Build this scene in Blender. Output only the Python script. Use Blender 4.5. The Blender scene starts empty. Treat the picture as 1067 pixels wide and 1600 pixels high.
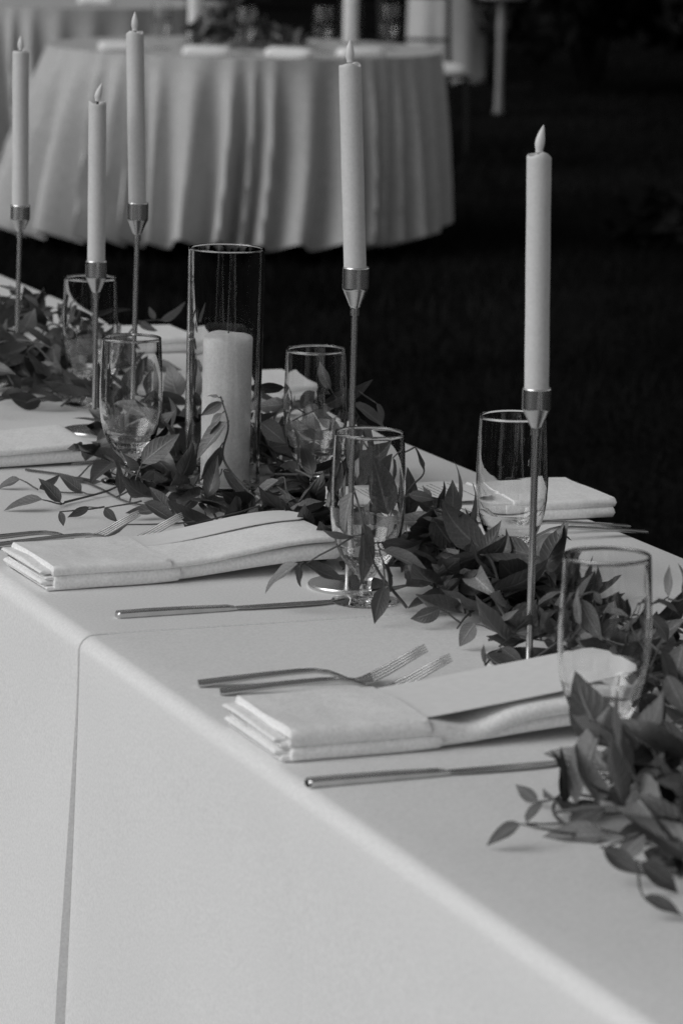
import bpy, math, random
import numpy as np
from mathutils import Vector, Matrix

S = bpy.context.scene
COL = S.collection
rnd = random.Random(7)
R = math.radians

# ------------------------------------------------------------------ camera
PITCH, ROLL = R(10.64), R(1.2)
TABLE_H = 0.75
cam_d = bpy.data.cameras.new('camera')
cam = bpy.data.objects.new('camera', cam_d); COL.objects.link(cam)
cam_d.sensor_fit = 'VERTICAL'; cam_d.sensor_height = 36.0; cam_d.sensor_width = 36.0
cam_d.lens = 5500 / 1600 * 36.0
cam_d.clip_start = 0.1; cam_d.clip_end = 600
fw = Vector((0, math.cos(PITCH), -math.sin(PITCH)))
up0 = Vector((0, math.sin(PITCH), math.cos(PITCH)))
right = math.cos(ROLL) * Vector((1, 0, 0)) + math.sin(ROLL) * up0
up = -math.sin(ROLL) * Vector((1, 0, 0)) + math.cos(ROLL) * up0
M = Matrix((right, up, -fw)).transposed().to_4x4()
M.translation = (0, 0, 1.4875)
cam.matrix_world = M
cam_d.dof.use_dof = True
cam_d.dof.focus_distance = 3.75
cam_d.dof.aperture_fstop = 9.9
cam_d.dof.aperture_blades = 9
S.camera = cam

# ------------------------------------------------------------------ light
SUN_AZ = Vector((-0.88, -0.47, 0)).normalized()
SUN_EL = R(33)
world = bpy.data.worlds.new('World'); S.world = world
world.use_nodes = True
wn = world.node_tree.nodes; wl = world.node_tree.links
sky = wn.new('ShaderNodeTexSky'); sky.sky_type = 'NISHITA'; sky.sun_disc = False
sky.sun_elevation = SUN_EL; sky.sun_rotation = math.atan2(SUN_AZ.x, SUN_AZ.y)
bw = wn.new('ShaderNodeRGBToBW')
wl.new(sky.outputs[0], bw.inputs[0])
bg = wn['Background']; wl.new(bw.outputs[0], bg.inputs['Color']); bg.inputs['Strength'].default_value = 0.07
sun_d = bpy.data.lights.new('sun', 'SUN'); sun_d.energy = 0.95; sun_d.angle = R(50); sun_d.color = (1, 1, 1)
sun = bpy.data.objects.new('sun', sun_d); COL.objects.link(sun)
sdir = (SUN_AZ * math.cos(SUN_EL) + Vector((0, 0, math.sin(SUN_EL))))
sun.rotation_mode = 'QUATERNION'; sun.rotation_quaternion = (-sdir).to_track_quat('-Z', 'Y')
sun.location = sdir * 30

S.view_settings.view_transform = 'Standard'; S.view_settings.look = 'None'
S.view_settings.gamma = 1.0; S.view_settings.use_curve_mapping = False
S.view_settings.exposure = 0.45
S.render.engine = 'CYCLES'
S.cycles.use_denoising = True
S.cycles.denoiser = 'OPENIMAGEDENOISE'; S.cycles.denoising_input_passes = 'RGB_ALBEDO_NORMAL'; S.cycles.denoising_prefilter = 'NONE'
S.cycles.max_bounces = 14; S.cycles.transmission_bounces = 14; S.cycles.transparent_max_bounces = 24
S.cycles.glossy_bounces = 6; S.cycles.diffuse_bounces = 4
S.cycles.sample_clamp_indirect = 4.0; S.cycles.blur_glossy = 0.4

# ------------------------------------------------------------------ materials (a black and white place: neutral greys)
def mat(name, val, rough=0.6, metal=0.0, spec=0.5, noise=None, bump=None, sss=0.0, trans=0.0, rnd_obj=0.0, back=None, coords='Object'):
    m = bpy.data.materials.new(name); m.use_nodes = True
    nt = m.node_tree; n = nt.nodes; l = nt.links
    p = n['Principled BSDF']
    p.inputs['Base Color'].default_value = (val, val, val, 1)
    p.inputs['Roughness'].default_value = rough; p.inputs['Metallic'].default_value = metal
    p.inputs['Specular IOR Level'].default_value = spec
    if sss:
        p.inputs['Subsurface Weight'].default_value = sss
        p.inputs['Subsurface Radius'].default_value = (1, 1, 1); p.inputs['Subsurface Scale'].default_value = 0.006
    if trans:
        p.inputs['Transmission Weight'].default_value = trans; p.inputs['IOR'].default_value = 1.5
    tc = n.new('ShaderNodeTexCoord')
    cur = None
    if noise or rnd_obj or back is not None:
        v = n.new('ShaderNodeValue'); v.outputs[0].default_value = 1.0; cur = v.outputs[0]
        if back is not None:
            g = n.new('ShaderNodeNewGeometry')
            mx = n.new('ShaderNodeMapRange'); l.new(g.outputs['Backfacing'], mx.inputs[0])
            mx.inputs[3].default_value = 1.0; mx.inputs[4].default_value = back; cur = mx.outputs[0]
        if noise:
            for (sc, amt, det) in noise:
                t = n.new('ShaderNodeTexNoise'); t.inputs['Scale'].default_value = sc; t.inputs['Detail'].default_value = det
                l.new(tc.outputs[coords], t.inputs['Vector'])
                mr = n.new('ShaderNodeMapRange'); l.new(t.outputs['Fac'], mr.inputs[0])
                mr.inputs[1].default_value = 0.3; mr.inputs[2].default_value = 0.7
                mr.inputs[3].default_value = 1 - amt; mr.inputs[4].default_value = 1 + amt
                mu = n.new('ShaderNodeMath'); mu.operation = 'MULTIPLY'; l.new(cur, mu.inputs[0]); l.new(mr.outputs[0], mu.inputs[1]); cur = mu.outputs[0]
        if rnd_obj:
            oi = n.new('ShaderNodeObjectInfo')
            mr = n.new('ShaderNodeMapRange'); l.new(oi.outputs['Random'], mr.inputs[0])
            mr.inputs[3].default_value = 1 - rnd_obj; mr.inputs[4].default_value = 1 + rnd_obj
            mu = n.new('ShaderNodeMath'); mu.operation = 'MULTIPLY'; l.new(cur, mu.inputs[0]); l.new(mr.outputs[0], mu.inputs[1]); cur = mu.outputs[0]
        mu = n.new('ShaderNodeMath'); mu.operation = 'MULTIPLY'; l.new(cur, mu.inputs[0]); mu.inputs[1].default_value = val
        mu.use_clamp = True
        l.new(mu.outputs[0], p.inputs['Base Color'])
    if bump:
        last = None
        for (kind, sc, st, dist) in bump:
            t = n.new('ShaderNodeTexNoise' if kind == 'noise' else 'ShaderNodeTexWave')
            t.inputs['Scale'].default_value = sc; t.inputs['Detail'].default_value = 2
            if kind == 'wave_x': t.bands_direction = 'X'
            if kind == 'wave_y': t.bands_direction = 'Y'
            if kind != 'noise': t.inputs['Distortion'].default_value = 0.6
            l.new(tc.outputs[coords], t.inputs['Vector'])
            b = n.new('ShaderNodeBump'); b.inputs['Strength'].default_value = st; b.inputs['Distance'].default_value = dist
            l.new(t.outputs['Fac'], b.inputs['Height'])
            if last: l.new(last, b.inputs['Normal'])
            last = b.outputs[0]
        l.new(last, p.inputs['Normal'])
    return m

M_CLOTH = mat('white_polyester', 0.80, 0.85, spec=0.2, noise=[(360, 0.075, 2), (3, 0.02, 3)], bump=[('noise', 3.2, 0.16, 0.03), ('noise', 14, 0.06, 0.008), ('noise', 700, 0.25, 0.0006)])
M_NAPKIN = mat('white_linen', 0.86, 0.9, spec=0.15, noise=[(340, 0.09, 2)], bump=[('noise', 22, 0.40, 0.008), ('noise', 900, 0.35, 0.0006)])
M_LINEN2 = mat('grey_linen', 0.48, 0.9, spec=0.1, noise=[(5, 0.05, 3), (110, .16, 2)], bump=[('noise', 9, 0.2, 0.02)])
M_CARD = mat('card_paper', 0.80, 0.75, spec=0.2, noise=[(120, 0.03, 4)])
M_INK = mat('printed_ink', 0.30, 0.8, spec=0.1)
M_WAX = mat('wax', 0.62, 0.5, spec=0.35, noise=[(60, 0.03, 3), (360, .05, 2)], bump=[('noise', 150, 0.2, 0.001)], sss=0.2)
M_PILLAR = mat('pillar_wax', 0.86, 0.5, spec=0.35, noise=[(60, 0.03, 3), (330, .07, 2)], bump=[('noise', 150, 0.2, 0.001)], sss=0.2)
M_BULB = mat('flame_plastic', 0.70, 0.35, spec=0.4, sss=0.3)
M_WICK = mat('wick_black', 0.01, 0.7)
M_METAL = mat('polished_metal', 0.66, 0.24, metal=1.0, noise=[(40, 0.06, 3)], bump=[('noise', 300, 0.05, 0.0004)])
M_STEEL = mat('cutlery_steel', 0.60, 0.27, metal=1.0, noise=[(60, 0.08, 3)], bump=[('noise', 500, 0.08, 0.0003)])
M_GLASS = mat('clear_glass', 1.0, 0.0, trans=1.0)
# thin blown glass: the wall is too thin to bend what lies behind it, it only reflects a little, more at a grazing angle
M_THIN = bpy.data.materials.new('thin_glass'); M_THIN.use_nodes = True
_n = M_THIN.node_tree.nodes; _l = M_THIN.node_tree.links; _n.remove(_n['Principled BSDF'])
_fr = _n.new('ShaderNodeFresnel'); _ge = _n.new('ShaderNodeNewGeometry'); _mr = _n.new('ShaderNodeMapRange')
_mr.inputs[3].default_value = 1.5; _mr.inputs[4].default_value = 1 / 1.5      # the same wall seen from either face
_l.new(_ge.outputs['Backfacing'], _mr.inputs[0]); _l.new(_mr.outputs[0], _fr.inputs['IOR'])
_tr = _n.new('ShaderNodeBsdfTransparent'); _tr.inputs[0].default_value = (.975, .975, .975, 1)
_gl = _n.new('ShaderNodeBsdfGlossy'); _gl.inputs['Roughness'].default_value = .03; _gl.inputs[0].default_value = (.8, .8, .8, 1)
_mx = _n.new('ShaderNodeMixShader'); _l.new(_fr.outputs[0], _mx.inputs[0]); _l.new(_tr.outputs[0], _mx.inputs[1]); _l.new(_gl.outputs[0], _mx.inputs[2])
_l.new(_mx.outputs[0], _n['Material Output'].inputs[0])
M_LEAF = mat('leaf', 0.064, 0.36, spec=0.55, noise=[(30, 0.25, 4)], bump=[('noise', 90, 0.25, 0.002)], rnd_obj=0.5, back=1.9)
def leaf_veins(m):
    n = m.node_tree.nodes; l = m.node_tree.links; p = n['Principled BSDF']
    def math_(op, a, b=None):
        x = n.new('ShaderNodeMath'); x.operation = op
        for i, v in enumerate((a, b)):
            if v is None: continue
            if isinstance(v, (int, float)): x.inputs[i].default_value = v
            else: l.new(v, x.inputs[i])
        return x.outputs[0]
    uv = n.new('ShaderNodeUVMap'); sp = n.new('ShaderNodeSeparateXYZ'); l.new(uv.outputs[0], sp.inputs[0])
    side = math_('ABSOLUTE', math_('SUBTRACT', sp.outputs[1], .5))
    wv = math_('SINE', math_('MULTIPLY', math_('SUBTRACT', sp.outputs[0], math_('MULTIPLY', side, .5)), 52.0))
    wv = math_('POWER', math_('ADD', math_('MULTIPLY', wv, .5), .5), 4.0)
    mid = n.new('ShaderNodeMapRange'); l.new(side, mid.inputs[0]); mid.inputs[1].default_value = .012; mid.inputs[2].default_value = .05
    mid.inputs[3].default_value = 1.0; mid.inputs[4].default_value = 0.0
    h = math_('ADD', math_('MULTIPLY', wv, -.5), math_('MULTIPLY', mid.outputs[0], -1.2))
    b = n.new('ShaderNodeBump'); b.inputs['Strength'].default_value = .35; b.inputs['Distance'].default_value = .0012
    l.new(h, b.inputs['Height'])
    old = p.inputs['Normal'].links[0].from_socket; l.new(old, b.inputs['Normal']); l.new(b.outputs[0], p.inputs['Normal'])
    col = p.inputs['Base Color'].links[0].from_socket
    k = math_('ADD', 1.0, math_('ADD', math_('MULTIPLY', mid.outputs[0], .9), math_('MULTIPLY', wv, .12)))
    l.new(math_('MULTIPLY', col, k), p.inputs['Base Color'])
leaf_veins(M_LEAF)
M_STEM = mat('vine_stem', 0.075, 0.6, noise=[(80, 0.2, 2)])
M_DISH = mat('glazed_white', 0.78, 0.18, spec=0.5)
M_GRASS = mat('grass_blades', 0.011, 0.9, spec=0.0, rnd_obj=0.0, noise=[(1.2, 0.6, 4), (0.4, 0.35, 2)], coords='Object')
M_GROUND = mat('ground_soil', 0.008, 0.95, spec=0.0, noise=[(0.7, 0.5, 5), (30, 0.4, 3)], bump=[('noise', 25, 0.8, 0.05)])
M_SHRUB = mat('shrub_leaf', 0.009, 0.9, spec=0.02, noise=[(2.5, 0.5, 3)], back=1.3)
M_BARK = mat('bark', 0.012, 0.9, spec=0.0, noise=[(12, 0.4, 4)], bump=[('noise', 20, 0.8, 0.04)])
M_PALE = mat('pale_paint', 0.20, 0.6, noise=[(9, 0.12, 3)])
M_DARKMETAL = mat('black_metal', 0.012, 0.5, spec=0.3)
M_WHITE = mat('white_cushion', 0.88, 0.8, spec=0.2)

# ------------------------------------------------------------------ mesh helpers
def mesh(name, V, F, m, smooth=True):
    me = bpy.data.meshes.new(name)
    me.from_pydata([tuple(map(float, v)) for v in V], [], F)
    me.materials.append(m)
    if smooth: me.polygons.foreach_set('use_smooth', [True] * len(me.polygons))
    me.update()
    if smooth: me.set_sharp_from_angle(angle=R(48))
    return me
def link(name, me, parent=None, loc=(0, 0, 0), rot=(0, 0, 0), kind=None):
    o = bpy.data.objects.new(name, me); COL.objects.link(o)
    o.location = loc; o.rotation_euler = rot
    if parent: o.parent = parent
    if kind: o['kind'] = kind
    return o
def tag(o, label, cat, group=None):
    o['label'] = label; o['category'] = cat
    if group: o['group'] = group
    return o
def thing(name, label, cat, loc=(0, 0, 0), rz=0.0, group=None):
    o = bpy.data.objects.new(name, None); COL.objects.link(o)
    o.empty_display_size = 0.05
    o.location = loc; o.rotation_euler = (0, 0, rz)
    return tag(o, label, cat, group)
def dup(root, loc, rz=None, rot=None, label=None):
    c = root.copy(); COL.objects.link(c); c.location = loc
    if rz is not None: c.rotation_euler = (0, 0, rz)
    if rot is not None: c.rotation_euler = rot
    if label: c['label'] = label
    for ch in root.children:
        d = ch.copy(); COL.objects.link(d); d.parent = c
        for g in ch.children:
            e = g.copy(); COL.objects.link(e); e.parent = d
    return c

class MB:
    def __init__(s): s.V = []; s.F = []
    def add(s, V, F):
        b = len(s.V); s.V += [tuple(v) for v in V]; s.F += [tuple(i + b for i in f) for f in F]; return s
    def lathe(s, prof, seg=48, mod=None):
        full = [prof[0]]                     # support rings keep the shading of long walls straight
        for (r0, z0), (r1, z1) in zip(prof[:-1], prof[1:]):
            L = math.hypot(r1 - r0, z1 - z0)
            if L > .004:
                for f in (.0009 / L, 1 - .0009 / L): full.append((r0 + (r1 - r0) * f, z0 + (z1 - z0) * f))
            full.append((r1, z1))
        prof = full
        V = []; F = []; idx = []
        for (r, z) in prof:
            if r < 1e-6:
                idx.append([len(V)]); V.append((0, 0, z))
            else:
                row = []
                for k in range(seg):
                    a = 2 * math.pi * k / seg
                    rr = r + (mod(r, z, a) if mod else 0)
                    row.append(len(V)); V.append((rr * math.cos(a), rr * math.sin(a), z))
                idx.append(row)
        for a, b in zip(idx[:-1], idx[1:]):
            for k in range(seg):
                k2 = (k + 1) % seg
                if len(a) == 1 and len(b) == 1: continue
                if len(a) == 1: F.append((a[0], b[k2], b[k]))
                elif len(b) == 1: F.append((a[k], a[k2], b[0]))
                else: F.append((a[k], a[k2], b[k2], b[k]))
        return s.add(V, F)
    def tube(s, path, rad, seg=8):
        path = [Vector(p) for p in path]; n = len(path)
        rad = rad if hasattr(rad, '__len__') else [rad] * n
        V = []; F = []; ref = None
        for i, p in enumerate(path):
            t = (path[min(i + 1, n - 1)] - path[max(i - 1, 0)])
            t = t.normalized() if t.length > 1e-9 else Vector((0, 0, 1))
            if ref is None: ref = t.orthogonal().normalized()
            ref = (ref - t * ref.dot(t)).normalized(); bi = t.cross(ref)
            for k in range(seg):
                a = 2 * math.pi * k / seg
                V.append(p + (ref * math.cos(a) + bi * math.sin(a)) * rad[i])
        for i in range(n - 1):
            for k in range(seg):
                k2 = (k + 1) % seg
                F.append((i * seg + k, i * seg + k2, (i + 1) * seg + k2, (i + 1) * seg + k))
        F.append(tuple(range(seg))[::-1]); F.append(tuple((n - 1) * seg + k for k in range(seg)))
        return s.add(V, F)
    def sweep(s, rings, cap=True):
        m = len(rings[0]); V = [v for r in rings for v in r]; F = []
        for i in range(len(rings) - 1):
            for k in range(m):
                k2 = (k + 1) % m
                F.append((i * m + k, i * m + k2, (i + 1) * m + k2, (i + 1) * m + k))
        if cap:
            F.append(tuple(range(m))[::-1]); F.append(tuple((len(rings) - 1) * m + k for k in range(m)))
        return s.add(V, F)
    def grid(s, P, closed=False):
        n = len(P); m = len(P[0]); V = [v for r in P for v in r]; F = []
        for i in range(n - 1):
            for k in range(m if closed else m - 1):
                k2 = (k + 1) % m
                F.append((i * m + k, i * m + k2, (i + 1) * m + k2, (i + 1) * m + k))
        return s.add(V, F)
    def box(s, c, d):
        x, y, z = c; a, b, e = d[0] / 2, d[1] / 2, d[2] / 2
        V = [(x + i * a, y + j * b, z + k * e) for k in (-1, 1) for j in (-1, 1) for i in (-1, 1)]
        return s.add(V, [(0, 2, 3, 1), (4, 5, 7, 6), (0, 1, 5, 4), (2, 6, 7, 3), (0, 4, 6, 2), (1, 3, 7, 5)])
    def build(s, name, m, parent=None, smooth=True, kind=None, loc=(0, 0, 0)):
        return link(name, mesh(name, s.V, s.F, m, smooth), parent, loc, kind=kind)

# table frame: x runs across the table (front edge at 0, back edge at 0.73), y runs along it away from the camera
T_ORG = Vector((-0.2399, 3.2574, TABLE_H)); T_RZ = R(22)
T_X = Vector((math.cos(T_RZ), math.sin(T_RZ), 0)); T_Y = Vector((-math.sin(T_RZ), math.cos(T_RZ), 0))
TOP = 0.0025                                       # top face of the cloth above the table frame
def T(u, v, h=0.0): return T_ORG + T_X * v + T_Y * u + Vector((0, 0, h))
def nz(a, b=0.0, c=0.0):
    from mathutils import noise
    return noise.noise(Vector((a, b, c)))

# ------------------------------------------------------------------ setting
g = MB(); N = 60
P = []
for i in range(N + 1):
    row = []
    for j in range(N + 1):
        a = (i / N - 0.5) * 2; b = (j / N - 0.5) * 2
        x = math.copysign(abs(a) ** 2.6, a) * 300; y = math.copysign(abs(b) ** 2.6, b) * 300 + 10
        row.append((x, y, 0.015 * nz(x * 0.4, y * 0.4)))
    P.append(row)
g.grid([[P[j][i] for j in range(N + 1)] for i in range(N + 1)])
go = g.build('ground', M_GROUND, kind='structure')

# grass: short blades over the part of the lawn that is in view
r = np.random.default_rng(3)
nb = 70000
Y = 4.0 + 26.0 * r.random(nb) ** 1.2; X = (r.random(nb) - 0.5) * (2.6 + Y * 0.24) + 0.02 * Y
hgt = 0.025 + 0.045 * r.random(nb); ang = r.random(nb) * 2 * np.pi; wd = 0.0025 + 0.003 * r.random(nb)
lean = (r.random((nb, 2)) - 0.5) * 0.05
V = np.zeros((nb, 3, 3))
V[:, 0] = np.stack([X - np.cos(ang) * wd, Y - np.sin(ang) * wd, np.full(nb, -0.005)], 1)
V[:, 1] = np.stack([X + np.cos(ang) * wd, Y + np.sin(ang) * wd, np.full(nb, -0.005)], 1)
V[:, 2] = np.stack([X + lean[:, 0], Y + lean[:, 1], hgt], 1)
me = bpy.data.meshes.new('grass'); me.vertices.add(nb * 3); me.vertices.foreach_set('co', V.reshape(-1))
me.loops.add(nb * 3); me.loops.foreach_set('vertex_index', np.arange(nb * 3)); me.polygons.add(nb)
me.polygons.foreach_set('loop_start', np.arange(0, nb * 3, 3)); me.polygons.foreach_set('loop_total', np.full(nb, 3))
me.materials.append(M_GRASS); me.update(); me.validate()
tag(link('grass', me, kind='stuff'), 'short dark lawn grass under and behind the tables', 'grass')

def leaf_cloud(name, m, n, sampler, size, parent=None, kind=None, seed=1):
    rr = np.random.default_rng(seed)
    C = sampler(rr, n)
    a = rr.normal(size=(n, 3)); a /= np.linalg.norm(a, axis=1)[:, None]
    b = rr.normal(size=(n, 3)); b -= (b * a).sum(1)[:, None] * a; b /= np.linalg.norm(b, axis=1)[:, None]
    s = size * (0.6 + 0.8 * rr.random(n))[:, None]
    V = np.stack([C - a * s, C + b * s * 0.42, C + a * s, C - b * s * 0.42], 1)
    me = bpy.data.meshes.new(name); me.vertices.add(n * 4); me.vertices.foreach_set('co', V.reshape(-1))
    me.loops.add(n * 4); me.loops.foreach_set('vertex_index', np.arange(n * 4)); me.polygons.add(n)
    me.polygons.foreach_set('loop_start', np.arange(0, n * 4, 4)); me.polygons.foreach_set('loop_total', np.full(n, 4))
    me.materials.append(m); me.update(); me.validate()
    return link(name, me, parent, kind=kind)
def blobs(centres):
    cs = np.array(centres, float)
    def f(rr, n):
        k = rr.integers(0, len(cs), n); d = rr.normal(size=(n, 3)); d /= np.linalg.norm(d, axis=1)[:, None]
        return cs[k, :3] + d * cs[k, 3:4] * (0.55 + 0.5 * rr.random(n) ** 0.5)[:, None]
    return f

# mostly unseen wood behind the lawn, added tall to darken reflections and backlight
def wood(rr, n):
    x = (rr.random(n) - 0.5) * 90; t = rr.random(n)
    top = 13 + 3 * np.sin(x * 0.35) + 2 * np.sin(x * 0.9 + 1)
    return np.stack([x, 36 + 4 * rr.random(n) + 0.012 * x * x, t * top], 1)
tag(leaf_cloud('treeline', M_SHRUB, 90000, wood, 0.46, kind='stuff', seed=5), 'dark wood beyond the lawn, mostly unseen, added tall to darken reflections', 'trees')

# shrubs on the right behind the lawn
def shrub(loc, r_, h_, label, seed, n=2600):
    t = thing('shrub', label, 'shrub', loc, group='dark shrubs behind the lawn')
    rr = random.Random(seed)
    cs = [(rr.uniform(-r_, r_) * 0.7, rr.uniform(-r_, r_) * 0.7, rr.uniform(0.25, 0.8) * h_, rr.uniform(0.3, 0.5) * r_) for _ in range(14)]
    leaf_cloud('foliage', M_SHRUB, n, blobs(cs), 0.085, t, seed=seed)
    st = MB()
    for _ in range(7):
        c = rr.choice(cs)
        st.tube([(rr.uniform(-.08, .08), rr.uniform(-.08, .08), -0.02), (c[0] * .5, c[1] * .5, c[2] * .5), c[:3]], [0.025, 0.018, 0.008], 6)
    st.build('stem', M_BARK, t)
    return t
shrub((1.55, 22.6, 0), 0.95, 2.3, 'tall dark shrub just right of the pale pedestal table', 11, 4200)
shrub((2.95, 21.4, 0), 1.0, 2.2, 'darkest shrub in the top right corner behind the lawn', 12, 3600)
shrub((1.20, 13.6, 0), 0.17, 0.22, 'low faint weed standing alone in the dark lawn', 14, 160)

# black trunk added to stand in for the dark gap beside the pedestal
t = thing('tree', 'added black trunk standing in for the dark gap between draped tall table and pale pedestal', 'tree', (0.96, 25.2, 0))
tr = MB(); tr.tube([(0, 0, -.1), (0.01, 0, 0.15), (-.02, 0, 1.5), (.05, 0, 3.5), (.02, .1, 6)], [0.17, 0.105, 0.09, 0.085, 0.06], 12)
for k in range(6):
    a = k * 1.05; tr.tube([(.04, 0, 3.6 + .3 * k), (.04 + .9 * math.cos(a), .9 * math.sin(a), 4.6 + .3 * k), (1.9 * math.cos(a), 1.9 * math.sin(a), 5.1 + .3 * k)], [.05, .03, .012], 6)
tr.build('trunk', M_BARK, t)
cs = [(1.6 * math.cos(k * 1.05) * (0.6 + .4 * (k % 2)), 1.6 * math.sin(k * 1.05), 4.8 + .5 * (k % 5), 0.9) for k in range(16)]
leaf_cloud('crown', M_SHRUB, 5000, blobs(cs), 0.11, t, seed=9)

# ------------------------------------------------------------------ background tables
def draped(name, label, loc, rad, hgt, seed, sweep_left=0.0, hem=0.05, flare=0.10, cat='table', group=None, seg=420, nf=17):
    t = thing(name, label, cat, loc, group=group)
    rr = random.Random(seed)
    # uneven folds
    ph = []; a = 0
    while a < 2 * math.pi:
        w = rr.choice((.5, .6, .8, 1.0, 1.3, 1.6)) * rr.uniform(.85, 1.15) * 2 * math.pi / nf; ph.append((a, w, min(1.0, rr.uniform(0.35, 0.8) + .25 * w * nf / 6.28))); a += w
    sc = 2 * math.pi / a; ph = [(p * sc, w * sc, q) for p, w, q in ph]
    def fold(th):
        th %= 2 * math.pi
        for p, w, q in ph:
            if p <= th < p + w: return q * (0.5 - 0.5 * math.cos(2 * math.pi * (((th - p) / w) ** 1.25)))
        return 0
    rings = [[(0, 0, hgt)] * seg]
    for f in (0.3, 0.6, 0.85, 0.97):
        rings.append([(rad * f * math.cos(k / seg * 2 * math.pi), rad * f * math.sin(k / seg * 2 * math.pi), hgt + 0.002 * nz(f * 5, k * .1)) for k in range(seg)])
    rows = 22
    for i in range(rows + 1):
        q = i / rows
        row = []
        for k in range(seg):
            th = k / seg * 2 * math.pi
            thw = th + 0.07 * q * math.sin(th * 2 + seed) * q
            f_ = fold(thw)
            ro = rad + 0.004 + q * flare * 0.30 + ((q + .04) ** 0.62 - .13) * flare * (f_ - 0.35) + 0.03 * q * math.sin(th * 3 + seed) + sweep_left * q * max(0.0, -math.cos(th - .25)) ** 2 - sweep_left * .55 * q * max(0.0, math.cos(th + .1)) ** 2
            z = hgt - 0.012 * (1 - math.exp(-q * 20)) - q * (hgt - hem) + q * 0.05 * (f_ - 0.5)
            row.append((ro * math.cos(th), ro * math.sin(th), z))
        rings.append(row)
    cl = MB().grid(rings, closed=True)
    cl.F = [tuple(reversed(f)) for f in cl.F]
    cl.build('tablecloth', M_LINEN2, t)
    lg = MB()
    lg.lathe([(0, hgt - .03), (rad - .01, hgt - .03), (rad - .01, hgt - .006), (0, hgt - .006)], 48)
    lg.build('tabletop', M_PALE, t)
    for k in range(4):
        a = k * math.pi / 2 + .4
        MB().tube([(rad * .5 * math.cos(a), rad * .5 * math.sin(a), 0), (rad * .45 * math.cos(a), rad * .45 * math.sin(a), hgt - .03)], 0.014, 8).build('leg', M_DARKMETAL, t)
    return t
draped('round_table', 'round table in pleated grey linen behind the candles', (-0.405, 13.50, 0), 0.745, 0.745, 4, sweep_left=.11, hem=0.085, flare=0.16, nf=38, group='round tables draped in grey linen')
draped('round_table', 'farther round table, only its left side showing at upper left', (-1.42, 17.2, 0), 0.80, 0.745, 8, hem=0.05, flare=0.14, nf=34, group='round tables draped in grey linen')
draped('cocktail_table', 'tall narrow table draped in grey linen beside the added dark trunk', (0.62, 23.4, 0), 0.24, 1.08, 3, hem=0.03, flare=0.015, seg=120, nf=9)

# pale pedestal table at the right of the added trunk
t = thing('pedestal_table', 'small pale pedestal table on one thin leg', 'table', (0.865, 20.6, 0))
MB().lathe([(0, .66), (.13, .66), (.14, .667), (.14, .715), (.13, .722), (0, .722)], 32).build('tabletop', M_PALE, t)
MB().lathe([(0, .02), (.026, .02), (.022, .15), (.021, .4), (.026, .5), (.021, .6), (.03, .66), (0, .66)], 16).build('leg', M_PALE, t)
MB().lathe([(0, 0), (.034, 0), (.034, .012), (.028, .02), (0, .02)], 20).build('base', M_PALE, t)

# black metal chair with white cushion peeping out behind the round table
t = thing('garden_chair', 'black metal chair with white seat pad behind round table', 'chair', (0.365, 17.9, 0), R(12))
t.scale = (1, 1, .88)
for sx in (-1, 1):
    MB().tube([(sx * .19, -.19, 0), (sx * .18, -.18, .43)], .011, 8).build('leg', M_DARKMETAL, t)
    MB().tube([(sx * .19, .21, 0), (sx * .18, .18, .43), (sx * .18, .24, .88)], .011, 8).build('leg', M_DARKMETAL, t)
MB().box((0, 0, .435), (.40, .40, .016)).build('seat', M_DARKMETAL, t, smooth=False)
MB().tube([(-.18, .205, .62), (0, .23, .62), (.18, .205, .62)], .010, 8).build('backrest_rail', M_DARKMETAL, t)
b = MB()
b.tube([(-.18, .24, .87), (.18, .24, .87)], .012, 8)
b.build('backrest_rail', M_DARKMETAL, t)
cu = MB(); rings = []
for i, (z, s_) in enumerate([(.444, .90), (.452, .99), (.475, 1.0), (.492, .97), (.498, .85)]):
    rings.append([(.19 * s_ * math.copysign(abs(math.cos(a)) ** .35, math.cos(a)), .19 * s_ * math.copysign(abs(math.sin(a)) ** .35, math.sin(a)), z) for a in [k / 32 * 2 * math.pi for k in range(32)]])
cu.sweep(rings).build('cushion', M_WHITE, t)

# ------------------------------------------------------------------ the long table's two cloths
def cloth_profile(off):
    """(v, h, d) along the cloth from the front hem over the table to the back hem; d = metres below the edge"""
    pts = []
    for i in range(26):
        q = 1 - i / 25.0
        pts.append((-0.005 - off - 0.02 * q ** 1.5, -0.014 - 0.700 * q, 'f', q))
    rad = 0.014
    for i in range(1, 9):
        a = i / 8 * math.pi / 2
        pts.append((-0.005 - off + (rad + off) * (1 - math.cos(a)), -0.014 + (0.014 + off) * math.sin(a), 'e', 0))
    for i in range(1, 24): pts.append((0.010 + (0.718 - 0.010) * i / 24, off, 't', 0))
    for i in range(0, 9):
        a = i / 8 * math.pi / 2
        pts.append((0.718 + (rad + off) * math.sin(a), -0.017 + (0.017 + off) * math.cos(a), 'e', 0))
    for i in range(1, 13):
        q = i / 12; pts.append((0.734 + off + 0.02 * q, -0.017 - 0.70 * q, 'b', q))
    return pts
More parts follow.
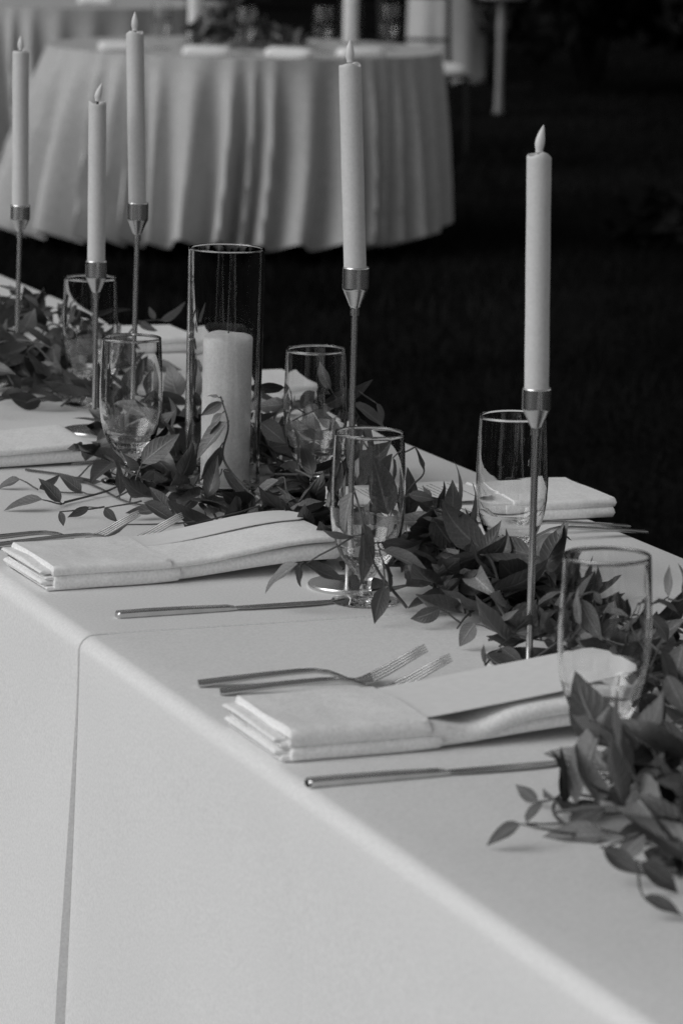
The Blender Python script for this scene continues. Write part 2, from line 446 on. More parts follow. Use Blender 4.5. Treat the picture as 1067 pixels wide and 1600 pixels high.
def cloth(label, u0, u1, off, n, edge=None):
    prof = cloth_profile(off)
    P = []
    us = [u0 + (u1 - u0) * (j / n) ** (1.0 if edge is None else 1.6) for j in range(n + 1)]
    if not edge: us = sorted(us + [-.60 + .002 * k for k in range(-8, 9)])
    for u in us:
        row = []
        for (v, h, kd, q) in prof:
            uu = u; vv = v; hh = h
            if kd in 'fb':
                w = 0.006 * q * math.sin(u * 5.1 + off * 900) + 0.004 * q * math.sin(u * 11.3 + 2)
                vv += w if kd == 'f' else -w
                if not edge and kd == 'f': vv -= .0013 * math.exp(-((u + .60) / .005) ** 2) * min(1, q * 3)     # pressed fold line
                if edge and kd == 'f':
                    fall = math.exp(-(u - u0) / 0.10)
                    uu = u + 0.050 * q * fall
                    vv -= max(0.0, min(1.0, (q - 0.07) / 0.42)) ** 0.9 * 0.0085 * math.exp(-(u - u0) / 0.16)
            elif kd == 't':
                hh += 0.0006 * (0.5 + 0.5 * nz(u * 4, v * 4))
            row.append((vv, uu, hh))
        P.append(row)
    if edge:   # the hem edge turns back to the cloth under it
        low = cloth_profile(0.0012)
        first = []
        for (v, h, kd, q), p in zip(low, P[0]):
            vv = v
            if kd in 'fb':
                w = 0.006 * q * math.sin(u0 * 5.1 + 0.9) + 0.004 * q * math.sin(u0 * 11.3 + 2)
                vv += w if kd == 'f' else -w
            first.append((vv, p[1] - 0.0006, h))
        P = [first] + P
    m_ = MB().grid(P)
    m_.F = [tuple(reversed(f)) for f in m_.F]
    o = m_.build('tablecloth', M_CLOTH)
    o.location = T_ORG; o.rotation_euler = (0, 0, T_RZ)
    return tag(o, label, 'tablecloth', 'white cloths of the long table')
cloth('white tablecloth over the near part of the long table, under the seam', -2.6, 0.30, 0.0008, 150)
cloth('white tablecloth over the far part of the long table, lying on top at the seam', 0.0, 4.2, TOP, 190, edge=True)
def top_h(u): return TOP + 0.0005 if u > -0.004 else 0.0013

# ------------------------------------------------------------------ candlesticks and candles
def make_holder(label, u, v, cup_b, cup_t, lean):
    t = thing('candlestick', label, 'candlestick', T(u, v, top_h(u)), T_RZ, 'slim metal candlesticks')
    hh = cup_b - top_h(u); ch = cup_t - cup_b
    MB().lathe([(0, 0), (.0395, 0), (.0405, .0012), (.0405, .0038), (.0395, .005), (.006, .0055), (0, .0055)], 56).build('base', M_METAL, t)
    MB().tube([(0, 0, .005), (0, 0, hh * .5), (0, 0, hh)], .0033, 14).build('stem', M_METAL, t)
    MB().lathe([(0, hh - .005), (.0046, hh - .005), (.0046, hh + .003), (.0056, hh + .004), (.0125, hh + ch * .47), (.0133, hh + ch * .50), (.0133, hh + ch - .0006), (.0128, hh + ch), (.0117, hh + ch - .0006), (.0117, hh + ch * .55), (0, hh + ch * .53)], 40).build('cup', M_METAL, t)
    # lean about the base, in camera-facing plane
    q = Matrix.Rotation(lean, 4, 'Y') @ Matrix.Rotation(T_RZ, 4, 'Z')
    t.rotation_euler = q.to_euler()
    return t, hh, ch
def make_taper(label, hold, hh, ch, top_len, lean, flame, tilt, seed):
    base = hold.matrix_basis @ Vector((0, 0, hh + ch * .53 + .0004))
    t = thing('taper_candle', label, 'candle', base, 0, 'white flameless taper candles')
    L = top_len + ch * .47 - .0004; rr = random.Random(seed)
    b1, b2 = rr.uniform(0, 6), rr.uniform(0, 6)
    def md(r, z, a): return (0.0016 if z > L - .003 else 0) * 0
    V = MB()
    prof = [(0, 0), (.0108, 0), (.0112, .001)] + [(.0112 + .00012 * math.sin(k * 1.7 + b1), .001 + (L - .004) * k / 10) for k in range(1, 11)] + [(.0111, L - .0012), (.0104, L), (.0085, L - .0012), (.006, L - .003), (0, L - .0034)]
    V.lathe(prof, 36)
    # uneven melted rim
    V.V = [(x, y, z + (0.0014 * math.sin(2 * math.atan2(y, x) + b1) + 0.0009 * math.sin(3 * math.atan2(y, x) + b2) if z > L - .002 and abs(x) + abs(y) > .004 else 0)) for x, y, z in V.V]
    V.build('wax', M_WAX, t)
    MB().tube([(0, 0, L - .004), (0, 0, L + .002)], .0016, 8).build('wick', M_WICK, t)
    f = MB(); rings = []
    n = 14
    for i in range(n + 1):
        q = i / n
        r_ = .0042 * (math.sin(math.pi * (q ** .72)) ** .85 if 0 < q < 1 else 0) + (.0014 if q < .1 else .0002)
        bend = .0035 * tilt * q * q
        rings.append([(bend + r_ * math.cos(k / 14 * 2 * math.pi), r_ * .8 * math.sin(k / 14 * 2 * math.pi), L + .0005 + q * flame) for k in range(14)])
    f.sweep(rings).build('flame_bulb', M_BULB, t)
    t.rotation_euler = (0, lean, 0)
    return t
# (u, v, cup bottom, cup top, stick lean, candle length above cup, candle lean, flame, bulb tilt)
STICKS = [
    (1.5457, .3917, .2096, .2494, .024, .210, .000, .021, 0.0, 'leftmost candlestick, in the far leaves at the left edge', 'leftmost taper candle, cut close to the left edge of the picture'),
    (1.1057, .3647, .1803, .2233, .003, .1985, .001, .024, 1.6, 'shortest candlestick, round foot showing behind the left goblet', 'lowest taper candle, between two taller ones at the left'),
    (1.1316, .4239, .2493, .2933, .016, .2144, -.025, .025, 0.2, 'candlestick seen through the left goblet, second from the left at its top', 'tall taper candle straight above the left goblet'),
    (.1295, .3195, .2859, .3296, .005, .201, -.046, .024, 0.2, 'tallest candlestick, standing right of the glass cylinder', 'taper candle leaning left, in the centre right of the glass cylinder'),
    (-.2221, .3595, .2191, .2583, -.002, .2133, -.020, .026, 1.1, 'nearest candlestick, at the right in front of the empty goblet', 'nearest taper candle, rightmost, alone against the dark lawn'),
]
for i, (u, v, cb, ct, le, cl_, cle, fl, ti, la, lb) in enumerate(STICKS):
    h, hh, ch = make_holder(la, u, v, cb, ct, le)
    make_taper(lb, h, hh, ch, cl_, cle, fl, ti, 20 + i)

# ------------------------------------------------------------------ glass cylinder and pillar candle
def make_vase(label, loc, H=.283, rz=0, m_=M_THIN):
    o = MB().lathe([(0, .0006), (.0425, 0), (.0437, .0012), (.044, .01), (.044, H * .5), (.044, H - .0016), (.0432, H - .0001), (.0418, H - .0001), (.0409, H - .0016), (.0409, H * .5), (.0409, .012), (.038, .0075), (0, .0068)], 72).build('hurricane_vase', m_)
    o.location = loc; o.rotation_euler = (0, .008, rz)
    return tag(o, label, 'vase', 'clear glass cylinders')
vz = T(.6875, .3851, top_h(1))
vase = make_vase('tall clear glass cylinder holding a white pillar candle among leaves', vz, m_=M_GLASS)
def make_pillar(label, loc, r_=.0285, h_=.172):
    p = MB(); seg = 48; rings = [[(r_ * .97 * math.cos(a), r_ * .97 * math.sin(a), 0) for a in [k / seg * 2 * math.pi for k in range(seg)]]]
    for q in (.01, .25, .5, .75, .93): rings.append([(r_ * (1 + .004 * nz(q * 9, k * .2)) * math.cos(k / seg * 2 * math.pi), r_ * math.sin(k / seg * 2 * math.pi), q * h_) for k in range(seg)])
    def rim(a): return h_ + .0022 * math.sin(a - .1) + .0012 * math.sin(3 * a + 1)
    for f, dz in ((1.0, -.0014), (.97, 0), (.90, .0012), (.75, .0026), (.5, .0036), (.2, .0042)):
        rings.append([(r_ * f * math.cos(a), r_ * f * math.sin(a), (rim(a) * min(1, f ** .5) + h_ * (1 - min(1, f ** .5))) + dz) for a in [k / seg * 2 * math.pi for k in range(seg)]])
    t = thing('pillar_candle', label, 'candle', loc, 0, 'white pillar candles inside glass cylinders')
    p.sweep(rings).build('wax', M_PILLAR, t)
    MB().tube([(0, 0, h_), (.0005, 0, h_ + .0065)], .0009, 8).build('wick', M_WICK, t)
    return t
pil = make_pillar('wide white pillar candle standing inside the nearest glass cylinder', vz + Vector((.0035, -.002, .0073)))
pil.rotation_euler = (0, .010, 0)

# ------------------------------------------------------------------ goblets
GP = [(0, .0008), (.030, 0), (.0335, .0004), (.0342, .0012), (.0335, .0021), (.024, .0032), (.013, .0046), (.0078, .0072), (.0058, .0115), (.0054, .0175), (.0062, .0225), (.0092, .0275), (.0145, .0325), (.0205, .0390), (.0262, .0475), (.0308, .0580), (.0342, .0700), (.0363, .0840), (.0370, .0980), (.0370, .1130), (.0364, .1310), (.0356, .1500), (.0347, .1685), (.0345, .1712), (.0340, .1720), (.0335, .1712), (.0336, .1685), (.0345, .1500), (.0353, .1310), (.0359, .1130), (.0359, .0980), (.0351, .0840), (.0329, .0705), (.0293, .0595), (.0243, .0505), (.0180, .0445), (.0100, .0418), (0, .0410)]
def flute(r_, z, a): return .0005 * math.sin(16 * a) * math.exp(-((z - .036) / .006) ** 2)
gob_me = None
GOB = []
far_me = None
def goblet(label, loc, sc=1.0, rz=0.0, tilt=0.0, far=False):
    global gob_me
    if gob_me is None:
        m_ = MB().lathe(GP, 96, flute); gob_me = mesh('goblet', m_.V, m_.F, M_GLASS)
    me_ = gob_me
    if far:
        global far_me
        if far_me is None:
            far_me = gob_me.copy(); far_me.materials.clear(); far_me.materials.append(M_THIN)
        me_ = far_me
    o = link('goblet', me_, None, loc, (0, tilt, rz)); o.scale = (sc, sc, sc)
    return tag(o, label, 'glass', 'empty short-stemmed goblets')
for (u, v, sc, la) in [
    (1.3253, .4291, 1.0, 'farthest goblet, half hidden in the far leaves behind the shortest candlestick'),
    (.7594, .2967, 1.0, 'goblet left of the glass cylinder with a candlestick seen through it'),
    (.6202, .4750, 1.0, 'goblet just right of the glass cylinder with leaves behind it'),
    (.0588, .3097, 1.0, 'goblet wrapped in upright leaves, its foot beside the tallest candlestick'),
    (.1183, .4948, 1.0, 'goblet behind the nearest candlestick, pale cloth showing through it'),
    (-.5871, .2560, 1.035, 'nearest goblet, blurred at the right edge over the menu card')]:
    goblet(la, T(u, v, top_h(u)), sc, rnd.uniform(0, 6), .006); GOB.append((u, v, sc))

# ------------------------------------------------------------------ napkins, menus and cutlery (local x across, y along)
def pad(x0, x1, y0, y1, z0f, th, n=26, endr=.006, seed=0, wob=.0012, loop=True):
    """soft folded slab: z0f(x) is the height of its underside"""
    m_ = MB(); rings = []; cs = []
    rr = th / 2
    for k in range(9): a = -math.pi / 2 - k / 8 * math.pi; cs.append((y0 + rr, rr, math.cos(a), math.sin(a)))
    top_n = 7
    base = []
    # section in (y, z): near side round, top, far side round, bottom
    for k in range(9):
        a = -math.pi / 2 - math.pi * k / 8
        base.append((y0 + rr + rr * math.cos(a), rr + rr * math.sin(a)))
    for k in range(1, top_n): base.append((y0 + rr + (y1 - y0 - 2 * rr) * k / top_n, th))
    for k in range(9):
        a = math.pi / 2 - math.pi * k / 8
        base.append((y1 - rr + rr * math.cos(a), rr + rr * math.sin(a)))
    for k in range(1, top_n): base.append((y1 - rr - (y1 - y0 - 2 * rr) * k / top_n, 0))
    ends = [0.0, .05, .15, .35, .65, 1.0]
    xs = []
    for e in ends: xs.append((x0 + endr * (1 - math.cos(e * math.pi / 2)) if False else x0 + endr * e, math.sin(e * math.pi / 2) if e > 0 else .02))
    for k in range(1, n): xs.append((x0 + endr + (x1 - x0 - 2 * endr) * k / n, 1.0))
    for e in reversed(ends): xs.append((x1 - endr * e, math.sin(e * math.pi / 2) if e > 0 else .02))
    for x, s_ in xs:
        z0 = z0f(x); row = []
        for (y, z) in base:
            w = nz(x * 14 + seed, y * 14, seed * 1.7) * wob
            zz = th / 2 + (z - th / 2) * s_
            up_ = max(0, (z / th))
            row.append((x, y + nz(x * 9, seed, z * 40) * wob * 1.2, z0 + zz + w * up_))
        rings.append(row)
    m_.sweep(rings)
    return m_
def smooth(a, b, x):
    t_ = max(0, min(1, (x - a) / (b - a))); return t_ * t_ * (3 - 2 * t_)
def make_napkin(label, loc, rz, seed, W=.145, L=.32, rise1=.018, rise2=.026, open2=0.0, pocket=.14, layers=True, tl=.0160, tu=.0070):
    t = thing('napkin', label, 'napkin', loc, rz, 'folded white linen napkins')
    lowf = lambda x: .0005 + rise1 * smooth(.10, .30, x)
    upf = lambda x: .0005 + tl * .97 + rise2 * smooth(.13, .30, x) - open2 * math.exp(-((x - .175) / .028) ** 2)
    pad(.016, L, .003, W - .004, lowf, tl, seed=seed).build('lower_fold', M_NAPKIN, t)
    pad(.014, L - .006, .000, W - .006, upf, tu, seed=seed + 3).build('upper_fold', M_NAPKIN, t)
    # pocket wraps over both folds, its hem standing at x = pocket
    pad(.010, pocket + .005, -.0012, W - .002, lambda x: .0003 + rise1 * smooth(.10, .30, x), tl + .0012, seed=seed + 5, endr=.0015, n=16).build('lower_wrap', M_NAPKIN, t)
    pad(.008, pocket - .006, -.0030, W - .003, lambda x: .0005 + tl * .97 - .0002 + rise2 * smooth(.13, .30, x), tu + .0026, seed=seed + 7, endr=.0015, n=16, wob=.0022).build('upper_wrap', M_NAPKIN, t)
    # layered fold edges at the outer end
    if layers:
        H_ = .0005 + tl * .97 + tu; z0 = .0004; k = 0
        while z0 < H_ - .0045:
            x0 = (.002, -.003, .001, -.004, .003, -.001)[k % 6]
            pad(x0, .05, .002 + .003 * (k % 2), W - .004 - .004 * (k % 3), lambda x, z0=z0: z0, .0052, n=6, seed=seed + 11 + k, endr=.0026, wob=.003).build('folded_layer', M_NAPKIN, t)
            z0 += .0054; k += 1
    return t
def make_menu(label, loc, rz, x0, x1, y0, y1, hf, seed, rows, curl=.0, text_flip=False):
    t = thing('menu_card', label, 'menu', loc, rz, 'printed menu cards tucked in napkins')
    cr = .022; th = .0009
    # outline with rounded corners, as a grid whose end rows narrow
    nx, ny = 26, 10; up_, dn = [], []
    for i in range(nx + 1):
        q = i / nx; x = x0 + (x1 - x0) * q
        e = min(x - x0, x1 - x); ins = 0 if e >= cr else cr - math.sqrt(max(0, cr * cr - (cr - e) ** 2))
        a, b = y0 + ins, y1 - ins
        row = [(x, a + (b - a) * j / ny, hf(x, (a + (b - a) * j / ny - y0) / (y1 - y0))) for j in range(ny + 1)]
        up_.append(row); dn.append([(px, py, pz - th) for px, py, pz in row])
    m_ = MB(); rings = []
    for a, b in zip(up_, dn): rings.append(a + b[::-1])
    m_.sweep(rings)
    m_.F = [tuple(reversed(f)) for f in m_.F]
    m_.build('card', M_CARD, t)
    tx = MB(); rr = random.Random(seed)
    for (xr, y_a, y_b) in rows:
        y = y_a
        while y < y_b:
            w = rr.uniform(.003, .011); ye = min(y + w, y_b)
            q = []
            for (xx, yy) in ((xr - .0009, y), (xr - .0009, ye), (xr + .0009, ye), (xr + .0009, y)):
                q.append((xx, yy, hf(xx, (yy - y0) / (y1 - y0)) + .00025))
            tx.add(q, [(0, 3, 2, 1)])
            y = ye + .0018
    if tx.V: tx.build('printed_text', M_INK, t, smooth=False)
    return t

def place(u, v): return T(u, v, top_h(u))
# front settings
FRONT = [(-.500, 'nearest napkin, its menu card sticking up under the blurred goblet'), (.190, 'napkin at the cloth seam, beside the knife in the middle of the front edge'), (.877, 'folded napkin at the left edge of the picture')]
make_napkin(FRONT[0][1], place(-.502, .006), T_RZ, 1, W=.134, rise1=.011, rise2=.0105, open2=.010, tl=.0125, tu=.0135)
make_napkin(FRONT[1][1], place(.190, .018), T_RZ + .02, 5, L=.325, rise1=.013, rise2=.017, W=.138)
make_napkin(FRONT[2][1], place(.877, .018), T_RZ - .01, 9, L=.28, rise1=.004, rise2=.006)
def rows_for(xa, n, step, ya, yb, seed):
    rr = random.Random(seed); out = []
    for k in range(n):
        if rr.random() < .18: continue
        c = (ya + yb) / 2; w = (yb - ya) / 2 * rr.uniform(.55, 1.0)
        out.append((xa + k * step, c - w, c + w))
    return out
make_menu('nearest menu card, long pale strip rising out of the front napkin', place(-.502, .006), T_RZ, .118, .345, .012, .120,
          lambda x, y: .0267 + .0235 * max(0, (x - .13) / .215) ** 1.05 + .004 * (y - .5) ** 2 * smooth(.14, .3, x), 3, [])
make_menu('menu card lying flat along the napkin at the cloth seam', place(.190, .018), T_RZ + .02, .118, .322, .082, .134,
          lambda x, y: .0240 + .0190 * smooth(.13, .30, x), 4, [])
# back settings are turned round
BACK = [(.395, .765, 'napkin overhanging the back edge behind the empty goblet'), (1.285, .75, 'napkin on the back edge between cylinder and goblet'), (1.76, .75, 'farthest napkin on the back edge, left of the glass cylinder')]
for i, (u, v, la) in enumerate(BACK):
    make_napkin(la, place(u + .145, v), T_RZ + math.pi + (.0 if i else -.02), 30 + 9 * i, L=.30, rise1=.004, rise2=.004, layers=False, tl=.012, tu=.008)
make_menu('menu card with faint lines of print on the back napkin', place(.395 + .145, .765), T_RZ + math.pi - .02, .155, .335, .012, .130,
          lambda x, y: .0262 + .001 * x, 8, rows_for(.168, 18, .0070, .026, .116, 8))

# small square dish in the leaves
t = thing('square_dish', 'small white square dish half hidden by leaves near the candlestick', 'dish', place(.075, .500), T_RZ + R(20))
rings = []
for (hw, z) in [(.001, .0006), (.030, .0004), (.034, .001), (.043, .009), (.0465, .0125), (.0480, .0130), (.0482, .0120), (.046, .0105)][::1]:
    pass
def sq(hw, z, n=10): return [(hw * math.copysign(abs(math.cos(a)) ** (2 / n * 1.2), math.cos(a)), hw * math.copysign(abs(math.sin(a)) ** (2 / n * 1.2), math.sin(a)), z) for a in [(k + .5) / 40 * 2 * math.pi for k in range(40)]]
MB().sweep([sq(.034, .0003), sq(.040, .005), (sq(.050, .0135)), sq(.0505, .0148), sq(.0490, .0150), sq(.040, .0075), sq(.033, .0050), sq(.010, .0046)]).build('bowl', M_DISH, t)

# cutlery, local x runs from handle end to tip
def make_fork(label, loc, rz, roll=.10):
    t = thing('fork', label, 'fork', loc, 0, 'steel dinner forks')
    t.rotation_euler = (roll, 0, rz)
    def hz(x):   # handle rests on its end, rises to the neck, dips at the tine roots and turns up to the tips
        return .0025 + .0115 * math.sin(min(1, x / .118) * math.pi * .80) * 1.0 if x < .118 else .0025 + .0115 * math.sin(.8 * math.pi) + 0
    pts = [(0, .0030, .0062), (.004, .0032, .0072), (.03, .0065, .0066), (.06, .0100, .0056), (.09, .0130, .0044), (.105, .0136, .0036), (.118, .0118, .0029), (.128, .0078, .0029), (.136, .0046, .0036), (.142, .0034, .006), (.149, .0040, .0100), (.155, .0060, .0126), (.160, .0080, .0128)]
    rings = []
    for (x, z, w) in pts:
        d = .0016 if x < .13 else .0011
        rings.append([(x, -w, z - d * .4), (x, -w * .8, z - d), (x, w * .8, z - d), (x, w, z - d * .4), (x, w, z + d * .4), (x, w * .8, z + d), (x, -w * .8, z + d), (x, -w, z + d * .4)])
    MB().sweep(rings).build('handle', M_STEEL, t)
    for k in range(4):
        y = -.0099 + .0066 * k
        p = [(.157, y, .0068), (.170, y, .0135), (.185, y * .97, .0228), (.198, y * .94, .0305), (.205, y * .93, .0340)]
        MB().tube(p, [.0017, .0015, .0014, .0012, .0006], 8).build('tine', M_STEEL, t)
    return t
def make_knife(label, loc, rz):
    t = thing('knife', label, 'knife', loc, rz, 'steel table knives')
    rings = []
    for (x, w, h_) in [(0, .0050, .0050), (.0015, .0062, .0064), (.03, .0064, .0066), (.08, .0060, .0062), (.115, .0054, .0052), (.122, .0046, .0040), (.124, .0042, .0030)]:
        c = .0012
        rings.append([(x, -w + c, 0), (x, w - c, 0), (x, w, c), (x, w, h_ - c), (x, w - c, h_), (x, -w + c, h_), (x, -w, h_ - c), (x, -w, c)])
    MB().sweep(rings).build('handle', M_STEEL, t, smooth=False)
    rings = []
    for (x, a, b) in [(.124, -.0045, .0042), (.130, -.0065, .0050), (.16, -.0085, .0052), (.19, -.0090, .0052), (.21, -.0075, .0050), (.223, -.0040, .0046), (.230, .0022, .0042)]:
        z = .0022
        rings.append([(x, a, z - .0002), (x, b, z - .0009), (x, b, z + .0009), (x, a, z + .0002)])
    MB().sweep(rings).build('blade', M_STEEL, t, smooth=False)
    return t
make_knife('nearest knife, lying in front of the nearest napkin', place(-.574, .002), T_RZ + .005)
make_knife('knife beside the cloth seam, blade reaching the goblet foot', place(.058, .050), T_RZ + .01)
make_fork('upper of the two forks above the nearest napkin', T(-.226, .033, top_h(-.2)), T_RZ - .24)
make_fork('lower of the two forks above the nearest napkin, partly under it', T(-.261, .041, top_h(-.2)), T_RZ - .27)
make_fork('fork at the left edge, handle running out of the picture', T(.445, -.012, top_h(1)), T_RZ - .20)
make_fork('fork whose tines rise behind the seam napkin', T(.420, .028, top_h(1)), T_RZ - .20)
make_fork('outer fork under the back napkin, handle reaching the table edge', T(.300, .742, top_h(1)), T_RZ + math.pi + .02, 0)
make_fork('inner fork beside the back napkin, handle toward the table edge', T(.335, .738, top_h(1)), T_RZ + math.pi + .04, 0)

# ------------------------------------------------------------------ garland of leafy vine
def leaf_mesh(curl, fold, twist, wide, wave=0.0, side=0.0):
    """pointed oval blade on a short stalk; curl bends it lengthwise, fold lifts its two halves, wave ripples the margin"""
    nx = 8; P = []; UV = []
    for i in range(nx + 1):
        q = i / nx
        w = wide * (math.sin(math.pi * q ** .78) ** .85) * (1 - .35 * q ** 2) if 0 < q < 1 else .004
        cq = curl * q ** 1.3; step = .94 / nx
        if i == 0: px, pz = .06, 0.0
        else: px += math.cos(cq) * step; pz -= math.sin(cq) * step
        row = []
        for s_ in (-1, -.5, 0, .5, 1):
            y = s_ * w; z = fold * abs(s_) ** 1.5 * w + twist * q * y + wave * w * abs(s_) * math.sin(q * 9 + (2 if s_ > 0 else 0))
            row.append((px + z * math.sin(cq), y + side * q * q, pz + z * math.cos(cq)))
            UV.append((q, .5 + .5 * s_))
        P.append(row)
    m_ = MB().grid([[P[i][j] for i in range(nx + 1)] for j in range(5)])
    m_.F = [tuple(reversed(f)) for f in m_.F]
    m_.UV = [UV[i * 5 + j] for j in range(5) for i in range(nx + 1)]
    return m_
def set_uv(me, uvs):
    lay = me.uv_layers.new(name='UVMap'); idx = np.zeros(len(me.loops), dtype=np.int32); me.loops.foreach_get('vertex_index', idx)
    lay.data.foreach_set('uv', np.array(uvs, dtype=np.float32)[idx].reshape(-1))
_lr = random.Random(77)
LV = [leaf_mesh(_lr.choice((.4, .8, 1.2, 1.6, -.5, -.9, 2.0)), _lr.uniform(.1, .7), _lr.uniform(-.5, .5), _lr.uniform(.170, .245), _lr.uniform(0, .25), _lr.uniform(-.12, .12)) for _ in range(16)]
LV[0] = leaf_mesh(.35, .3, .1, .21, .1, .03); LV[3] = leaf_mesh(.5, .35, -.15, .20, .15, -.04); LV[6] = leaf_mesh(-.3, .4, .1, .21, .1, .05)
LV[2] = leaf_mesh(.7, .25, .2, .205, .2, -.05); LV[5] = leaf_mesh(.2, .5, -.2, .20, .1, .0)
LEAF_ME = []
for m_ in LV:
    me = mesh('leaf', m_.V, m_.F, M_LEAF); set_uv(me, m_.UV); LEAF_ME.append(me)

OBST = [(.6875, .3851, .050, .29)] + [(s[0], s[1], .0065, .3) for s in STICKS]
NAPS = [(-.515, -.345, -.01, .36, .050), (.17, .345, -.01, .32, .046), (.86, 1.03, -.01, .31, .04), (.385, .55, .42, .8, .045), (1.27, 1.44, .44, .8, .045), (1.75, 1.92, .44, .8, .045), (.02, .13, .44, .56, .016), (-.28, -.20, .0, .24, .026)]
def blocked(u, v, h):
    if h < .0035: return True
    for (a, b, r_, top) in OBST:
        if h < top and (u - a) ** 2 + (v - b) ** 2 < r_ * r_: return True
    for (a, b, sc) in GOB:
        d = (u - a) ** 2 + (v - b) ** 2
        r_ = .008 if .004 < h < .026 else (.0355 if h <= .004 else min(.0405, .012 + (h - .026) * 1.0))
        if h < .176 * sc and d < (r_ * sc) ** 2: return True
    for (a, b, c, d, top) in NAPS:
        if a < u < b and c < v < d and h < top: return True
    if (v < -.0 or v > .73) and h < .01: return True
    if u < -.55 and v < .135: return True
    if -.36 < u < -.08 and v < .315: return True
    if .45 < u < .665 and .31 < v < .43 and h > .024: return True
    if .02 < u < .40 and .44 < v < .70 and h > .045: return True
    return False
LEAVES = []    # (mesh index, matrix in table frame)
def leaf_matrix(base, direc, length, roll):
    d = Vector(direc).normalized()
    upv = Vector((0, 0, 1)) if abs(d.z) < .95 else Vector((1, 0, 0))
    y = upv.cross(d).normalized(); z = d.cross(y)
    q = Matrix((d, y, z)).transposed()
    q = q @ Matrix.Rotation(roll, 3, 'X')
    m4 = (q * length).to_4x4(); m4.translation = base
    return m4
def try_leaf(base, direc, length, roll, k, force=False):
    m4 = leaf_matrix(base, direc, length, roll)
    if not force:
        for i in (4, 8, 13, 17, 19, 22, 24, 26, 31, 35, 40, 44):
            p = m4 @ Vector(LV[k].V[i])
            if blocked(p.y, p.x, p.z): return False
    LEAVES.append((k, m4)); return True
STEMS = MB()
def strand(pts, step=.019, ll=(.046, .076), seed=0, spread=1.0, el=(-.3, .55), stem_r=.0014, skip=0.0):
    """pts: (u, v, h) control points; a Catmull-Rom vine with alternate leaves"""
    rr = random.Random(seed)
    c = [Vector((p[1], p[0], p[2])) for p in pts]
    c = [c[0] * 2 - c[1]] + c + [c[-1] * 2 - c[-2]]
    path = []
    for i in range(1, len(c) - 2):
        for k in range(10):
            t_ = k / 10; a, b, d, e = c[i - 1], c[i], c[i + 1], c[i + 2]
            path.append(.5 * ((2 * b) + (d - a) * t_ + (2 * a - 5 * b + 4 * d - e) * t_ ** 2 + (3 * b - a - 3 * d + e) * t_ ** 3))
    path.append(c[-2])
    for p in path: p.z = max(p.z, .004)
    # keep the stem out of glass and napkins
    seg = []; 
    for p in path:
        if blocked(p.y, p.x, p.z):
            if len(seg) > 2: STEMS.tube(seg, stem_r, 5)
            seg = []
        else: seg.append(p)
    if len(seg) > 2: STEMS.tube(seg, stem_r, 5)
    acc = 0; side = 1
    for i in range(1, len(path)):
        acc += (path[i] - path[i - 1]).length
        if acc >= step:
            acc = rr.uniform(-.3, .3) * step; side = -side
            if rr.random() < skip: continue
            tg = (path[i] - path[i - 1]).normalized()
            hor = Vector((tg.x, tg.y, 0)); hor = hor.normalized() if hor.length > .1 else Vector((0, 1, 0))
            az = side * rr.uniform(.45, 1.35) * spread
            d = Matrix.Rotation(az, 3, 'Z') @ hor
            e = rr.uniform(*el); d = d * math.cos(e) + Vector((0, 0, 1)) * math.sin(e) + tg * .25
            L = rr.uniform(*ll)
            b = path[i]
            for _ in range(7):
                if try_leaf(b, d, L, rr.uniform(-1.0, 1.0), rr.randrange(len(LV))): break
                d = d + Vector((rr.uniform(-.5, .5), rr.uniform(-.5, .5), rr.uniform(0, .6))); L = rr.uniform(*ll) * .85
    # tip leaf
    tg = (path[-1] - path[-3]).normalized()
    try_leaf(path[-1], tg, rr.uniform(*ll) * .8, rr.uniform(-1, 1), rr.randrange(len(LV)))

def bunch(n, u0, u1, v0, v1, h0, h1, seed, length=(.18, .38), **kw):
    rr = random.Random(seed)
    for k in range(n):
        L = rr.uniform(*length); dr = rr.choice((-1, 1)); a = rr.gauss(0, .35)
        u = rr.uniform(u0, u1); v = rr.uniform(v0, v1)
        du, dv = dr * math.cos(a), math.sin(a)
        hh = rr.uniform(h0, h1); cur = rr.uniform(-.5, .5); pts = []
        for q in (0, .33, .66, 1.0):
            uu = u + du * L * (q - .5) - dv * cur * L * q * q; vv = v + dv * L * (q - .5) + du * cur * L * q * q * .6
            vv = min(.70, max(.08, vv))
            pts.append((uu, vv, .005 + hh * math.sin(math.pi * min(1, q * .9 + .06)) * rr.uniform(.7, 1.1)))
        strand(pts, seed=seed * 100 + k, **kw)
